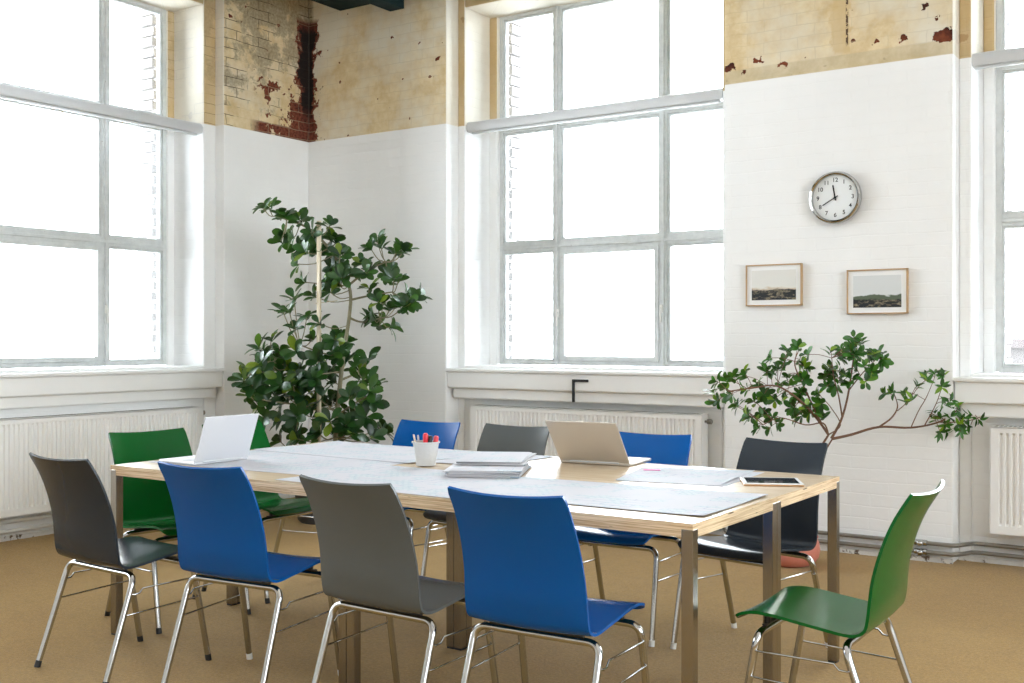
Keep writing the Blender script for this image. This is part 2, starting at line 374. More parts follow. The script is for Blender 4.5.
YO = 7.34  # outer face of the back wall
bm = bmesh.new(); x = XP - 0.54
for i, (n0, o0, f0, f1, o1, n1) in enumerate(BACK_BAYS):
    box(bm, x, n0, YP, YO, 0, ZC)                            # pier
    box(bm, n0, o0, YN, YO, 0, ZC); box(bm, o1, n1, YN, YO, 0, ZC)
    box(bm, o0, o1, YN, YO, 0, ZS - 0.03); box(bm, o0, o1, YN, YO, ZH, ZC)
    box(bm, o0, f0, 7.20, YO, ZS - 0.03, ZH); box(bm, f1, o1, 7.20, YO, ZS - 0.03, ZH)
    x = n1
box(bm, x, XR, YP, YO, 0, ZC)
tag(obj('wall_back', bm, M_wall, bevel=0.012), kind='structure')
XO = -7.14
bm = bmesh.new(); y = YP
for i, (n0, o0, f0, f1, o1, n1) in enumerate(LEFT_BAYS):
    box(bm, XO, XP, n1, y, 0, ZC)
    box(bm, XO, XN, n0, o0, 0, ZC); box(bm, XO, XN, o1, n1, 0, ZC)
    box(bm, XO, XN, o0, o1, 0, ZS - 0.03); box(bm, XO, XN, o0, o1, ZH, ZC)
    box(bm, XO, -7.03, o0, f0, ZS - 0.03, ZH); box(bm, XO, -7.03, f1, o1, ZS - 0.03, ZH)
    y = n0
box(bm, XO, XP, YB, y, 0, ZC)
tag(obj('wall_left', bm, M_wall, bevel=0.012), kind='structure')

# local frame of a window: u along the wall, v out of the room, z up
def uvbox(bm, side, u0, u1, v0, v1, z0, z1, mi=0):
    if side == 'back': box(bm, u0, u1, v0, v1, z0, z1, mi)
    else: box(bm, -v1, -v0, u0, u1, z0, z1, mi)
wn = 0
for side, bays, face, plane, niche in (('left', LEFT_BAYS[:2], 6.60, 7.045, 6.69), ('back', BACK_BAYS, 6.72, 7.235, 6.87)):
    for (n0, o0, f0, f1, o1, n1) in bays:
        wn += 1
        c0 = (f0 + f1) / 2 - 0.451; c1 = (f0 + f1) / 2 + 0.451
        root = tag(empty('window_%d' % wn), kind='structure')
        P = lambda bm, *a: uvbox(bm, side, *a)
        bm = bmesh.new(); v0, v1 = plane, plane + 0.06
        P(bm, f0, f0 + 0.035, v0, v1, ZS, 3.87); P(bm, f1 - 0.035, f1, v0, v1, ZS, 3.87)
        P(bm, f0 + 0.035, f1 - 0.035, v0 + 0.001, v1 - 0.001, ZS, ZS + 0.035); P(bm, f0 + 0.035, f1 - 0.035, v0 + 0.001, v1 - 0.001, 3.835, 3.87)
        for cc in (c0, c1):
            P(bm, cc - 0.034, cc + 0.034, v0 - 0.001, v1 + 0.001, ZS + 0.001, 3.869)
            P(bm, cc - 0.011, cc + 0.011, v0 - 0.016, v0 + 0.002, ZS + 0.002, 3.86)
        P(bm, f0 + 0.035, f1 - 0.035, v0 + 0.001, v1 - 0.001, 1.985, 2.062); P(bm, f0 + 0.035, f1 - 0.035, v0 - 0.012, v0 + 0.003, 2.008, 2.03)
        P(bm, f0 + 0.035, f1 - 0.035, v0 + 0.001, v1 - 0.001, 2.93, 3.03); P(bm, f0 + 0.035, f1 - 0.035, v0 - 0.012, v0 + 0.003, 2.965, 2.99)
        obj('window_frame', bm, M_frame, root, bevel=0.003)
        bm = bmesh.new()     # sashes
        for (a, b_) in ((f0 + 0.035, c0 - 0.034), (c0 + 0.034, c1 - 0.034), (c1 + 0.034, f1 - 0.035)):
            centre = b_ - a > 0.6
            for k, (z0, z1) in enumerate(((ZS + 0.035, 1.985), (2.062, 2.93), (3.03, 3.835))):
                w = 0.036 if centre and k == 0 else 0.014
                vv0 = v0 - (0.010 if centre and k == 0 else -0.012); vv1 = vv0 + 0.045
                P(bm, a, a + w, vv0, vv1, z0, z1); P(bm, b_ - w, b_, vv0, vv1, z0, z1)
                P(bm, a + w, b_ - w, vv0, vv1, z0, z0 + w); P(bm, a + w, b_ - w, vv0, vv1, z1 - w, z1)
        obj('sash', bm, M_frame, root, bevel=0.002)
        bm = bmesh.new(); P(bm, f0 + 0.02, f1 - 0.02, v0 + 0.038, v0 + 0.042, ZS + 0.02, 3.85)
        obj('pane', bm, M_glass, root)
        for cc, zz in ((c0 + 0.02, 1.50), (c1 - 0.005, 1.52)):
            bm = bmesh.new()
            P(bm, cc - 0.012, cc + 0.012, v0 - 0.028, v0 - 0.012, zz - 0.03, zz + 0.03)
            P(bm, cc - 0.006, cc + 0.006, v0 - 0.045, v0 - 0.028, zz - 0.10, zz + 0.01)
            obj('handle', bm, M_whitecap, root, bevel=0.003)
        # toothed outer brick reveal
        bm = bmesh.new(); k = 0; z = ZS
        while z < 3.86:
            d = 0.030 if k % 2 else 0.042
            P(bm, f0 - 0.02, f0 + d, plane + 0.12, plane + 0.30, z + 0.008, z + 0.075)
            P(bm, f1 - d, f1 + 0.02, plane + 0.12, plane + 0.30, z + 0.008, z + 0.075)
            z += 0.083; k += 1
        obj('outer_reveal', bm, M_brick_out, root)
        # sill: slab, block and the stepped course below it
        tn = tag(empty('trim_%d' % wn), kind='structure')
        bm = bmesh.new()
        P(bm, n0, n1, face - 0.015, niche, 1.054, 1.078); P(bm, o0, o1, niche, plane + 0.01, 1.06, ZS - 0.004)
        obj('sill_slab', bm, M_white, tn, bevel=0.006)
        bm = bmesh.new(); P(bm, n0 + 0.005, n1 - 0.005, face + 0.005, niche, 0.93, 1.054)
        obj('sill_block', bm, M_white, tn, bevel=0.01)
        bm = bmesh.new(); P(bm, n0 + 0.03, n1 - 0.03, face + 0.045, niche, 0.850, 0.93)
        obj('stepped_course', bm, M_white, tn, bevel=0.012)

# rough plinth where the plaster meets the carpet
t = NT('chipped_plaster'); pos = t.new('ShaderNodeNewGeometry').outputs['Position']
n = t.noise(pos, 11, 6, 0.7)
t.l(t.mix(t.ramp(n, 0.56, 0.60), (0.72, 0.70, 0.66), (0.13, 0.09, 0.06)), t.p.inputs['Base Color']); t.p.inputs['Roughness'].default_value = 0.9
t.bump(n, 1.0, 0.02); M_chip = t.m
def plinth(name, segs, side):
    bm = bmesh.new()
    rnd = random.Random(4)
    for u0, u1, v in segs:
        u = u0
        while u < u1 - 1e-6:
            w = min(rnd.uniform(0.05, 0.3), u1 - u)
            uvbox(bm, side, u, u + w, v - rnd.uniform(0.008, 0.02), v, 0, rnd.uniform(0.026, 0.036)); u += w
    tag(obj(name, bm, M_chip), kind='structure')
segs = []; x = XP
for b in BACK_BAYS: segs += [(x, b[0], 6.72), (b[0], b[5], 6.87)]; x = b[5]
plinth('baseboard_back', segs, 'back')
segs = []; y = YP
for b in LEFT_BAYS: segs += [(b[5], y, 6.60), (b[0], b[5], 6.69)]; y = b[0]
plinth('baseboard_left', segs, 'left')

# steel beams under the ceiling in the far corner
def ibeam(along, a0, a1, c, w, z0, z1, name, label):
    bm = bmesh.new()
    def B(c0, c1, za, zb):
        if along == 'x': box(bm, a0, a1, c0, c1, za, zb)
        else: box(bm, c0, c1, a0, a1, za, zb)
    B(c - w / 2, c + w / 2, z0, z0 + 0.02); B(c - w / 2, c + w / 2, z1 - 0.02, z1); B(c - 0.01, c + 0.01, z0 + 0.02, z1 - 0.02)
    tag(obj(name, bm, M_teal, bevel=0.003), label, 'steel beam', kind='thing')
ibeam('x', -6.04, XR, 6.38, 0.24, 3.903, ZC, 'steel_beam', 'dark teal steel beam under the ceiling running along the back wall')
ibeam('y', YB, 6.26, -5.92, 0.24, 3.903, ZC, 'steel_beam', 'dark teal steel beam under the ceiling running along the left wall')
bm = bmesh.new(); box(bm, -5.50, -5.36, 5.2, 6.47, 3.80, 3.90); box(bm, -5.47, -5.39, 5.2, 6.25, 3.90, ZC)
tag(obj('steel_bracket', bm, M_teal, bevel=0.004), 'short dark steel bracket hanging below the teal beam above the corner', 'bracket', kind='thing')

# building across the yard, seen low in the right-hand window
bd = empty('brick_building', (6, 45, -12))
t = NT('far_brick'); pos = t.new('ShaderNodeNewGeometry').outputs['Position']
br = t.new('ShaderNodeTexBrick'); t.l(pos, br.inputs['Vector']); br.inputs['Scale'].default_value = 0.6
br.inputs['Color1'].default_value = (0.052, 0.046, 0.045, 1); br.inputs['Color2'].default_value = (0.050, 0.043, 0.042, 1); br.inputs['Mortar'].default_value = (0.056, 0.052, 0.050, 1)
t.l(br.outputs[0], t.p.inputs['Base Color']); t.p.inputs['Specular IOR Level'].default_value = 0.0; t.p.inputs['Roughness'].default_value = 1.0; M_far = t.m
bm = bmesh.new(); box(bm, -22, 16, 0, 12, 0, 13.0); obj('facade', bm, M_far, bd)
bm = bmesh.new(); box(bm, -22.3, 16.3, -0.3, 12.3, 13.0, 13.35); obj('roof_edge', bm, M_far, bd)
for k in range(9):
    for j in range(2):
        bm = bmesh.new(); box(bm, -20 + 4 * k, -18.4 + 4 * k, -0.12, 0.02, 6.6 + 3.4 * j, 8.9 + 3.4 * j); obj('window', bm, M_frame, bd)
tag(bd, 'faint pink brick building across the yard behind the window beside the pictures', 'building')

# ------------------------------------------------------------------ blinds
def blind(side, u0, u1, v, z, label):
    root = empty('roller_blind', ((u0 + u1) / 2, v, z) if side == 'back' else (-v, (u0 + u1) / 2, z), 0 if side == 'back' else R(90))
    L = u1 - u0
    prof = [(0.0, 0.0), (-0.062, 0.006), (-0.070, 0.020), (-0.070, 0.052), (-0.058, 0.074), (-0.035, 0.085), (0.0, 0.085)]
    def ext(x0, x1, s=1.0, dz=0):
        bm = bmesh.new(); A = [bm.verts.new((x0, -0.0 + p[0] * s, p[1] * s + dz)) for p in prof]; B = [bm.verts.new((x1, p[0] * s, p[1] * s + dz)) for p in prof]
        n = len(prof)
        for i in range(n): bm.faces.new((A[i], A[(i + 1) % n], B[(i + 1) % n], B[i]))
        bm.faces.new(A[::-1]); bm.faces.new(B); return bm
    obj('cassette', ext(-L / 2 + 0.012, L / 2 - 0.012), M_blind, root, smooth=30)
    obj('end_cap', ext(-L / 2, -L / 2 + 0.012, 1.02), M_blindcap, root); obj('end_cap', ext(L / 2 - 0.012, L / 2, 1.02), M_blindcap, root)
    bm = bmesh.new(); box(bm, -L / 2 + 0.03, L / 2 - 0.03, -0.045, -0.022, -0.012, 0.003); obj('hem_bar', bm, M_blindcap, root, bevel=0.003)
    tag(root, label, 'roller blind', 'roller blind cassettes across the windows')
M_blind = simple('blind_cassette_grey', (0.62, 0.63, 0.64), 0.45)
M_blindcap = simple('blind_end_grey', (0.62, 0.64, 0.65), 0.5)
b = BACK_BAYS[0]; blind('back', b[1] + 0.012, b[4] - 0.005, 6.95, 2.897, 'rolled-up grey blind cassette across the window above the silver laptop on the long wall')
b = BACK_BAYS[1]; blind('back', b[1] - 0.02, b[4] - 0.005, 6.95, 2.897, 'rolled-up grey blind cassette across the window right of the wall clock')
b = LEFT_BAYS[0]; blind('left', b[1] + 0.005, b[4] - 0.01, 6.765, 2.868, 'rolled-up grey blind cassette across the window of the left wall')

# ------------------------------------------------------------------ radiators and pipes
def radiator(side, u0, u1, face, z0, z1, label, back):
    cx = (u0 + u1) / 2
    root = empty('radiator', (cx, face, 0) if side == 'back' else (-face, cx, 0), 0 if side == 'back' else R(90))
    L = u1 - u0; pitch = 0.0333; n = int((L - 0.06) / pitch)
    bm = bmesh.new(); xs = []; x = -n * pitch / 2
    xs = [(-L / 2, 0), (x, 0)]
    for i in range(n):
        xs += [(x + pitch * 0.30, 0.0), (x + pitch * 0.42, 0.013), (x + pitch * 0.80, 0.013), (x + pitch * 0.92, 0.0)]; x += pitch
    xs.append((L / 2, 0))
    zz = [(z0, 0), (z0 + 0.045, 0), (z0 + 0.060, 1), (z1 - 0.045, 1), (z1 - 0.030, 0), (z1, 0)]
    grid = [[bm.verts.new((px, py * k, pz)) for px, py in xs] for pz, k in zz]
    for i in range(len(grid) - 1):
        for j in range(len(xs) - 1): bm.faces.new((grid[i][j], grid[i][j + 1], grid[i + 1][j + 1], grid[i + 1][j]))
    obj('front_panel', bm, M_enamel, root)
    bm = bmesh.new(); box(bm, -L / 2, L / 2, 0.016, 0.095, z0 + 0.02, z1 - 0.02); obj('convector', bm, M_enamel, root)
    bm = bmesh.new(); box(bm, -L / 2 - 0.003, L / 2 + 0.003, 0.0, 0.10, z1 - 0.004, z1 + 0.003)
    k = -L / 2 + 0.02
    while k < L / 2 - 0.03: box(bm, k, k + 0.014, 0.015, 0.085, z1 + 0.003, z1 + 0.0042, 1); k += 0.024
    obj('top_grille', bm, [M_enamel, M_gap], root)
    for s in (-1, 1):
        bm = bmesh.new(); box(bm, s * L / 2 - 0.004, s * L / 2 + 0.004, 0.0, 0.10, z0 + 0.01, z1); obj('side_panel', bm, M_enamel, root, bevel=0.002)
    for s in (-1, 1):
        bm = bmesh.new(); box(bm, s * L * 0.38 - 0.02, s * L * 0.38 + 0.02, 0.09, back - face + 0.004, z0 + 0.08, z1 - 0.08); obj('wall_bracket', bm, M_enamel, root)
    bm = bmesh.new(); tube(bm, [(L / 2 + 0.002, 0.05, z1 - 0.045), (L / 2 + 0.03, 0.05, z1 - 0.045), (L / 2 + 0.03, 0.035, z1 - 0.045)], 0.008)
    lathe(bm, [(0.014, 0), (0.017, 0.004), (0.017, 0.03), (0.012, 0.035)], 14, M=Matrix.Translation((L / 2 + 0.02, 0.05, z1 - 0.045)) @ Matrix.Rotation(R(90), 4, 'Y'))
    obj('valve', bm, M_pipe, root, smooth=True)
    tag(root, label, 'radiator', 'white panel radiators under the windows')
radiator('left', 3.68, 5.57, 6.565, 0.172, 0.790, 'white ribbed radiator under the left wall window behind the green chair', 6.69)
radiator('back', -4.93, -3.045, 6.725, 0.19, 0.800, 'white ribbed radiator under the middle window behind the silver laptop', 6.87)
radiator('back', -1.27, 0.70, 6.725, 0.196, 0.800, 'white ribbed radiator right of the green chair below the pictures wall corner', 6.87)

def pipe(pts, z, label, r=0.0125, mat=None, grp='heating pipes along the floor'):
    bm = bmesh.new(); path = [Vector((*pts[0], z))]
    for i in range(1, len(pts) - 1): path += arc_path((*pts[i - 1], z), (*pts[i], z), (*pts[i + 1], z), 0.03, 4)
    path.append(Vector((*pts[-1], z))); tube(bm, path, r, 10)
    tag(obj('heating_pipe', bm, mat or M_pipe, smooth=True), label, 'heating pipe', grp)
bp = [(-6.54, 6.685), (-5.18, 6.685), (-5.12, 6.835), (-2.92, 6.835), (-2.86, 6.685), (-1.45, 6.685), (-1.38, 6.83), (0.75, 6.83), (0.82, 6.685), (2.1, 6.685)]
pipe(bp, 0.112, 'upper of the two heating pipes along the foot of the long wall')
pipe(bp, 0.060, 'lower of the two heating pipes along the foot of the long wall')
lp = [(-6.57, 6.60), (-6.57, 5.83), (-6.655, 5.76), (-6.655, 3.50), (-6.57, 3.40), (-6.57, 2.2)]
pipe(lp, 0.128, 'upper of the two white heating pipes along the foot of the left wall', 0.014, M_pipewhite)
pipe(lp, 0.066, 'lower of the two white heating pipes along the foot of the left wall', 0.014, M_pipewhite)
for zz, w in ((0.112, 'upper'), (0.060, 'lower')):
    bm = bmesh.new()
    bmesh.ops.create_uvsphere(bm, u_segments=14, v_segments=10, radius=0.019, matrix=Matrix.Translation((-1.64, 6.662, zz)))
    tube(bm, [(-1.675, 6.685, zz), (-1.605, 6.685, zz)], 0.018, 12)
    tag(obj('pipe_valve', bm, M_chrome, smooth=True), 'shiny round valve on the %s heating pipe behind the right green chair' % w, 'valve', 'valves on the heating pipes')

# ------------------------------------------------------------------ black L strips standing for the dark of a gap in the sill block
bm = bmesh.new(); box(bm, -4.030, -4.012, 6.712, 6.728, 0.855, 1.016); box(bm, -4.030, -3.902, 6.712, 6.728, 0.998, 1.016)
tag(obj('sill_gap_strip', bm, M_black, bevel=0.002), 'black L-shaped strip standing for a gap in the sill block above the silver laptop', 'bracket', kind='thing')

# ------------------------------------------------------------------ clock
clock = empty('wall_clock', (-2.147, YP - 0.002, 2.163))
Mx = Matrix.Rotation(R(90), 4, 'X')
bm = bmesh.new(); lathe(bm, [(0.150, 0.0), (0.158, 0.006), (0.160, 0.030), (0.156, 0.042), (0.148, 0.046), (0.140, 0.040), (0.138, 0.026), (0.137, 0.020)], 64, M=Mx)
obj('rim', bm, M_chrome, clock, smooth=True)
bm = bmesh.new(); lathe(bm, [(0.138, 0.018), (0.138, 0.024)], 64, M=Mx)
M_face = simple('clock_face_white', (0.80, 0.82, 0.82), 0.5); obj('dial', bm, M_face, clock)
def text(name, s, size, loc, parent, mat, rot=(R(90), 0, 0), ext=0.0004):
    cu = D.curves.new(name, 'FONT'); cu.body = s; cu.size = size; cu.align_x = 'CENTER'; cu.align_y = 'CENTER'; cu.extrude = ext; cu.offset = 0.0004
    cu.materials.append(mat)
    o = D.objects.new(name, cu); C.objects.link(o); dg = bpy.context.evaluated_depsgraph_get(); me = D.meshes.new_from_object(o.evaluated_get(dg)); D.objects.remove(o)
    o = D.objects.new(name, me); C.objects.link(o); o.parent = parent; o.location = loc; o.rotation_euler = rot; return o
for h in range(1, 13):
    a = R(90 - 30 * h); text('numeral', str(h), 0.036, (0.107 * math.cos(a), -0.0246, 0.107 * math.sin(a)), clock, M_black)
def hand(name, deg, L, w, y, tail):
    bm = bmesh.new(); A = Matrix.Rotation(R(deg), 4, 'Y')
    box(bm, -w / 2, w / 2, y - 0.0012, y, -tail, L, M=A); obj(name, bm, M_black, clock)
hand('hour_hand', -10, 0.078, 0.008, -0.0270, 0.018); hand('minute_hand', 240, 0.088, 0.006, -0.0290, 0.020)
bm = bmesh.new(); lathe(bm, [(0.007, 0.024), (0.007, 0.0315)], 16, M=Mx); obj('hub', bm, M_black, clock)
tag(clock, 'round chrome-rimmed wall clock with white dial and black numerals', 'clock')

# ------------------------------------------------------------------ framed landscape prints
M_mat = simple('white_mat_board', (0.86, 0.86, 0.85), 0.7, spec=0.2)
def art_mat(name, seed, green):
    t = NT(name); tc = t.new('ShaderNodeTexCoord').outputs['Object']
    sp = t.new('ShaderNodeSeparateXYZ'); t.l(tc, sp.inputs[0])
    mp = t.new('ShaderNodeMapping'); mp.inputs['Location'].default_value = (seed, 0, seed); mp.inputs['Scale'].default_value = (1, 1, 2.4); t.l(tc, mp.inputs[0])
    n = t.noise(mp.outputs[0], 30, 5, 0.65); n2 = t.noise(mp.outputs[0], 12, 3)
    z = t.math('ADD', sp.outputs[2], t.ramp(n2, 0.3, 0.7, -0.010, 0.010))
    city = t.mix(t.ramp(n, 0.50, 0.68), (0.006, 0.009, 0.014), (0.34, 0.28, 0.18))
    sky = (0.74, 0.73, 0.69)
    if green:
        c = t.mix(t.ramp(z, -0.020, -0.026), (0.68, 0.70, 0.70), (0.10, 0.13, 0.08))
        c = t.mix(t.ramp(z, -0.046, -0.052), c, city)
    else:
        c = t.mix(t.ramp(z, -0.012, -0.020), sky, (0.62, 0.52, 0.40)); c = t.mix(t.ramp(z, -0.022, -0.030), c, city)
    t.l(c, t.p.inputs['Base Color']); t.p.inputs['Roughness'].default_value = 0.5; return t.m
def picture(x0, x1, z0, z1, seed, green, label):
    cx, cz = (x0 + x1) / 2, (z0 + z1) / 2; w, h = x1 - x0, z1 - z0
    r = empty('framed_picture', (cx, YP - 0.002, cz)); f = 0.008; dd = 0.026
    bm = bmesh.new()
    box(bm, -w / 2, -w / 2 + f, -dd, 0, -h / 2, h / 2); box(bm, w / 2 - f, w / 2, -dd, 0, -h / 2, h / 2)
    box(bm, -w / 2, w / 2, -dd, 0, -h / 2, -h / 2 + f); box(bm, -w / 2, w / 2, -dd, 0, h / 2 - f, h / 2)
    obj('frame', bm, M_oak, r, bevel=0.001)
    bm = bmesh.new(); box(bm, -w / 2 + f, w / 2 - f, -0.017, -0.004, -h / 2 + f, h / 2 - f); obj('mat_board', bm, M_mat, r)
    bm = bmesh.new(); box(bm, -w * 0.395, w * 0.395, -0.0185, -0.017, -h * 0.355, h * 0.36); obj('print', bm, art_mat('landscape_print_' + ('green' if green else 'dark'), seed, green), r)
    tag(r, label, 'picture', 'framed landscape prints below the clock')
picture(-2.724, -2.357, 1.509, 1.772, 3.1, False, 'oak-framed print of a dark city under a cream sky, nearer the window')
picture(-2.077, -1.717, 1.450, 1.718, 7.4, True, 'oak-framed print with green hills over a dark town, lower right of the clock')

# ------------------------------------------------------------------ tables
TX = (-4.1835, -2.7920, -1.4008); TY = (3.0338, 3.7308, 4.4278); TZ = 0.745
def table(x0, x1, y0, y1, label):
    cx, cy = (x0 + x1) / 2, (y0 + y1) / 2; w, d = (x1 - x0) / 2 - 0.001, (y1 - y0) / 2 - 0.001
    r = empty('plywood_table', (cx, cy, 0)); L = 0.038
    bm = bmesh.new(); box(bm, -w, w, -d, d, TZ - 0.019, TZ)
    for f in bm.faces: f.material_index = 0 if abs(f.normal.z) > 0.5 else 1
    bm.normal_update()
    for f in bm.faces: f.material_index = 0 if abs(f.normal.z) > 0.5 else 1
    obj('tabletop', bm, [M_ply, M_plyedge], r)
    bm = bmesh.new(); z0, z1 = TZ - 0.043, TZ - 0.019
    box(bm, -w + L, w - L, -d, -d + 0.02, z0, z1); box(bm, -w + L, w - L, d - 0.02, d, z0, z1)
    box(bm, -w, -w + 0.02, -d + L, d - L, z0, z1); box(bm, w - 0.02, w, -d + L, d - L, z0, z1)
    obj('apron', bm, M_plyedge, r)
    for sx in (-1, 1):
        for sy in (-1, 1):
            bm = bmesh.new(); xa = sx * (w - L / 2); ya = sy * (d - L / 2)
            box(bm, xa - L / 2, xa + L / 2, ya - L / 2, ya + L / 2, 0.008, TZ - 0.019)
            leg = obj('leg', bm, M_steel, r, bevel=0.002)
            bm = bmesh.new(); box(bm, xa - L / 2 + 0.002, xa + L / 2 - 0.002, ya - L / 2 + 0.002, ya + L / 2 - 0.002, 0.0, 0.010)
            obj('foot_pad', bm, M_black, leg)
    tag(r, label, 'table', 'four plywood tables pushed together')
table(TX[0], TX[1], TY[0], TY[1], 'pale plywood table on square steel legs carrying the white laptop beside the green chairs')
table(TX[1], TX[2], TY[0], TY[1], 'pale plywood table under the long drawing behind the nearest blue chair')
table(TX[0], TX[1], TY[1], TY[2], 'pale plywood table covered by drawings in front of the big-leaved plant')
table(TX[1], TX[2], TY[1], TY[2], 'pale plywood table carrying the open silver laptop and the tablet')

# ------------------------------------------------------------------ chairs
PROF = [(0.238, 0.430), (0.229, 0.442), (0.204, 0.455), (0.160, 0.462), (0.10, 0.459), (0.03, 0.450), (-0.05, 0.440), (-0.11, 0.433),
        (-0.145, 0.436), (-0.166, 0.451), (-0.174, 0.482), (-0.179, 0.53), (-0.186, 0.59), (-0.200, 0.65), (-0.221, 0.715), (-0.251, 0.783), (-0.295, 0.856)]
prof = catmull([(0, p[0], p[1]) for p in PROF], 3)
def shell_mesh():
    N = len(prof); M = 16; bm = bmesh.new(); rows = []
    S = [0.0]
    for i in range(1, N): S.append(S[-1] + (prof[i] - prof[i - 1]).length)
    T = S[-1]
    for i, p in enumerate(prof):
        s = S[i]
        w = 0.206 + 0.008 * math.sin(min(1, s / T) * math.pi)
        if s < 0.2: w += 0.003 * (1 - s / 0.2)
        if s > 0.45: w += (0.2005 - w) * min(1, (s - 0.45) / (T - 0.45))
        r1 = 0.035
        if s < r1: w -= r1 - math.sqrt(max(0, r1 * r1 - (r1 - s) ** 2))
        r2 = 0.005
        if T - s < r2: w -= r2 - math.sqrt(max(0, r2 * r2 - (r2 - (T - s)) ** 2))
        back = max(0.0, min(1.0, (p.z - 0.44) / 0.10)); back = back * back * (3 - 2 * back) if p.y < -0.1 else 0
        up = max(0.0, min(1.0, (p.z - 0.5) / 0.36)) if p.y < -0.1 else 0
        row = []
        for j in range(M + 1):
            u = -1 + 2 * j / M; k = 1 - u * u
            y = p.y - k * (0.018 * back + 0.006 * up); z = p.z - k * (0.008 * (1 - back) + 0.010 * up)
            row.append(bm.verts.new((u * w, y, z)))
        rows.append(row)
    top = []
    for i in range(N - 1):
        for j in range(M): top.append(bm.faces.new((rows[i][j], rows[i][j + 1], rows[i + 1][j + 1], rows[i + 1][j])))
    bmesh.ops.recalc_face_normals(bm, faces=bm.faces[:]); bm.normal_update()
    # give thickness: offset copies of the rows along the surface normal
    nor = {v: v.normal.copy() for r in rows for v in r}
    flip = -1 if nor[rows[6][8]].z > 0 else 1
    low = [[bm.verts.new(v.co + nor[v] * flip * 0.0095) for v in r] for r in rows]
    for i in range(N - 1):
        for j in range(M): bm.faces.new((low[i][j], low[i + 1][j], low[i + 1][j + 1], low[i][j + 1]))
    def strip(a, b):
        for k in range(len(a) - 1):
            f = bm.faces.new((a[k], a[k + 1], b[k + 1], b[k])); f.material_index = 1
    strip(rows[0], low[0]); strip(rows[-1], low[-1])
    strip([r[0] for r in rows], [r[0] for r in low]); strip([r[-1] for r in rows], [r[-1] for r in low])
    bmesh.ops.recalc_face_normals(bm, faces=bm.faces[:])
    me = D.meshes.new('shell'); bm.to_mesh(me); bm.free()
    me.materials.append(M_shell['blue']); me.materials.append(M_shell_edge['blue'])
    for p in me.polygons: p.use_smooth = True
    me.set_sharp_from_angle(angle=R(50))
    return me
SHELL = {}
base_shell = shell_mesh()
for k in COL:
    m = base_shell.copy(); m.name = 'shell_' + k; m.materials.clear(); m.materials.append(M_shell[k]); m.materials.append(M_shell_edge[k]); SHELL[k] = m
def me_of(name, bm, mat, smooth=True):
    bmesh.ops.recalc_face_normals(bm, faces=bm.faces[:]); me = D.meshes.new(name); bm.to_mesh(me); bm.free(); me.materials.append(mat)
    if smooth:
        for p in me.polygons: p.use_smooth = True
        me.set_sharp_from_angle(angle=R(45))
    return me
TR = 0.0122
LEG = {}; CAP = {}
for sx in (-1, 1):
    for fr, (xf, yf, xc, yc) in {'r': (0.230, -0.2456, 0.221, -0.115), 'f': (0.231, 0.2196, 0.224, 0.150)}.items():
        foot = Vector((sx * xf, yf, 0.012)); top = Vector((sx * xc, yc, 0.398)); inn = Vector((sx * 0.15, yc, 0.398))
        bm = bmesh.new(); tube(bm, [foot] + arc_path(foot, top, inn, 0.045, 8) + [inn], TR, 12); LEG[fr, sx] = me_of('leg', bm, M_chrome)
        d = (top - foot).normalized()
        for cn, cm in (('black', M_black), ('white', M_whitecap)):
            bm = bmesh.new(); tube(bm, [Vector((foot.x - d.x * 0.012, foot.y - d.y * 0.012, 0.0)), foot + d * 0.014], 0.0125, 12); CAP[fr, sx, cn] = me_of('foot_cap', bm, cm)
bm = bmesh.new(); tube(bm, [(-0.15, -0.115, 0.398), (0.15, -0.115, 0.398)], TR, 12); BAR_R = me_of('crossbar', bm, M_chrome)
bm = bmesh.new(); tube(bm, [(-0.15, 0.150, 0.398), (0.15, 0.150, 0.398)], TR, 12); BAR_F = me_of('crossbar', bm, M_chrome)
# black sub-frame between the tubes and the shell
bm = bmesh.new()
box(bm, -0.165, 0.165, -0.121, -0.107, 0.4095, 0.4145); SUB = me_of('mount_rear', bm, M_black, False)
bm = bmesh.new(); box(bm, -0.165, 0.165, 0.142, 0.158, 0.4095, 0.4145); SUB2 = me_of('mount_front', bm, M_black, False)
bm = bmesh.new()
for xx in (-0.14, 0.0, 0.14):
    lathe(bm, [(0.010, 0.4145), (0.010, 0.4225)], 12, ctr=(xx, -0.112, 0)); lathe(bm, [(0.010, 0.4145), (0.010, 0.4475)], 12, ctr=(xx, 0.150, 0))
SPACER = me_of('spacers', bm, M_black)
ROD = {}
def on_leg(fr, sx, z):
    (xf, yf, xc, yc) = {'r': (0.230, -0.2456, 0.221, -0.115), 'f': (0.231, 0.2196, 0.224, 0.150)}[fr]
    k = z / 0.398; return Vector((sx * (xf + (xc - xf) * k), yf + (yc - yf) * k, z))
for sx in (-1, 1):
    o = Vector((sx * 0.012, 0, 0))
    a, b_ = on_leg('r', sx, 0.330) + o, on_leg('f', sx, 0.348) + o
    j0 = a + Vector((0, 0.035, 0.000)); j1 = a + Vector((0, 0.050, 0.016))
    bm = bmesh.new(); tube(bm, [a - o * 0.5, a + Vector((0, 0.012, -0.002)), j0, j1, b_ + Vector((0, -0.012, 0)), b_ - o * 0.5], 0.0034, 8); ROD['u', sx] = me_of('side_rod', bm, M_chrome)
    a, b_ = on_leg('r', sx, 0.255) + o, on_leg('f', sx, 0.268) + o
    bm = bmesh.new(); tube(bm, [a - o * 0.5, a + Vector((0, 0.012, 0)), b_ + Vector((0, -0.012, 0)), b_ - o * 0.5], 0.0034, 8); ROD['l', sx] = me_of('side_rod', bm, M_chrome)
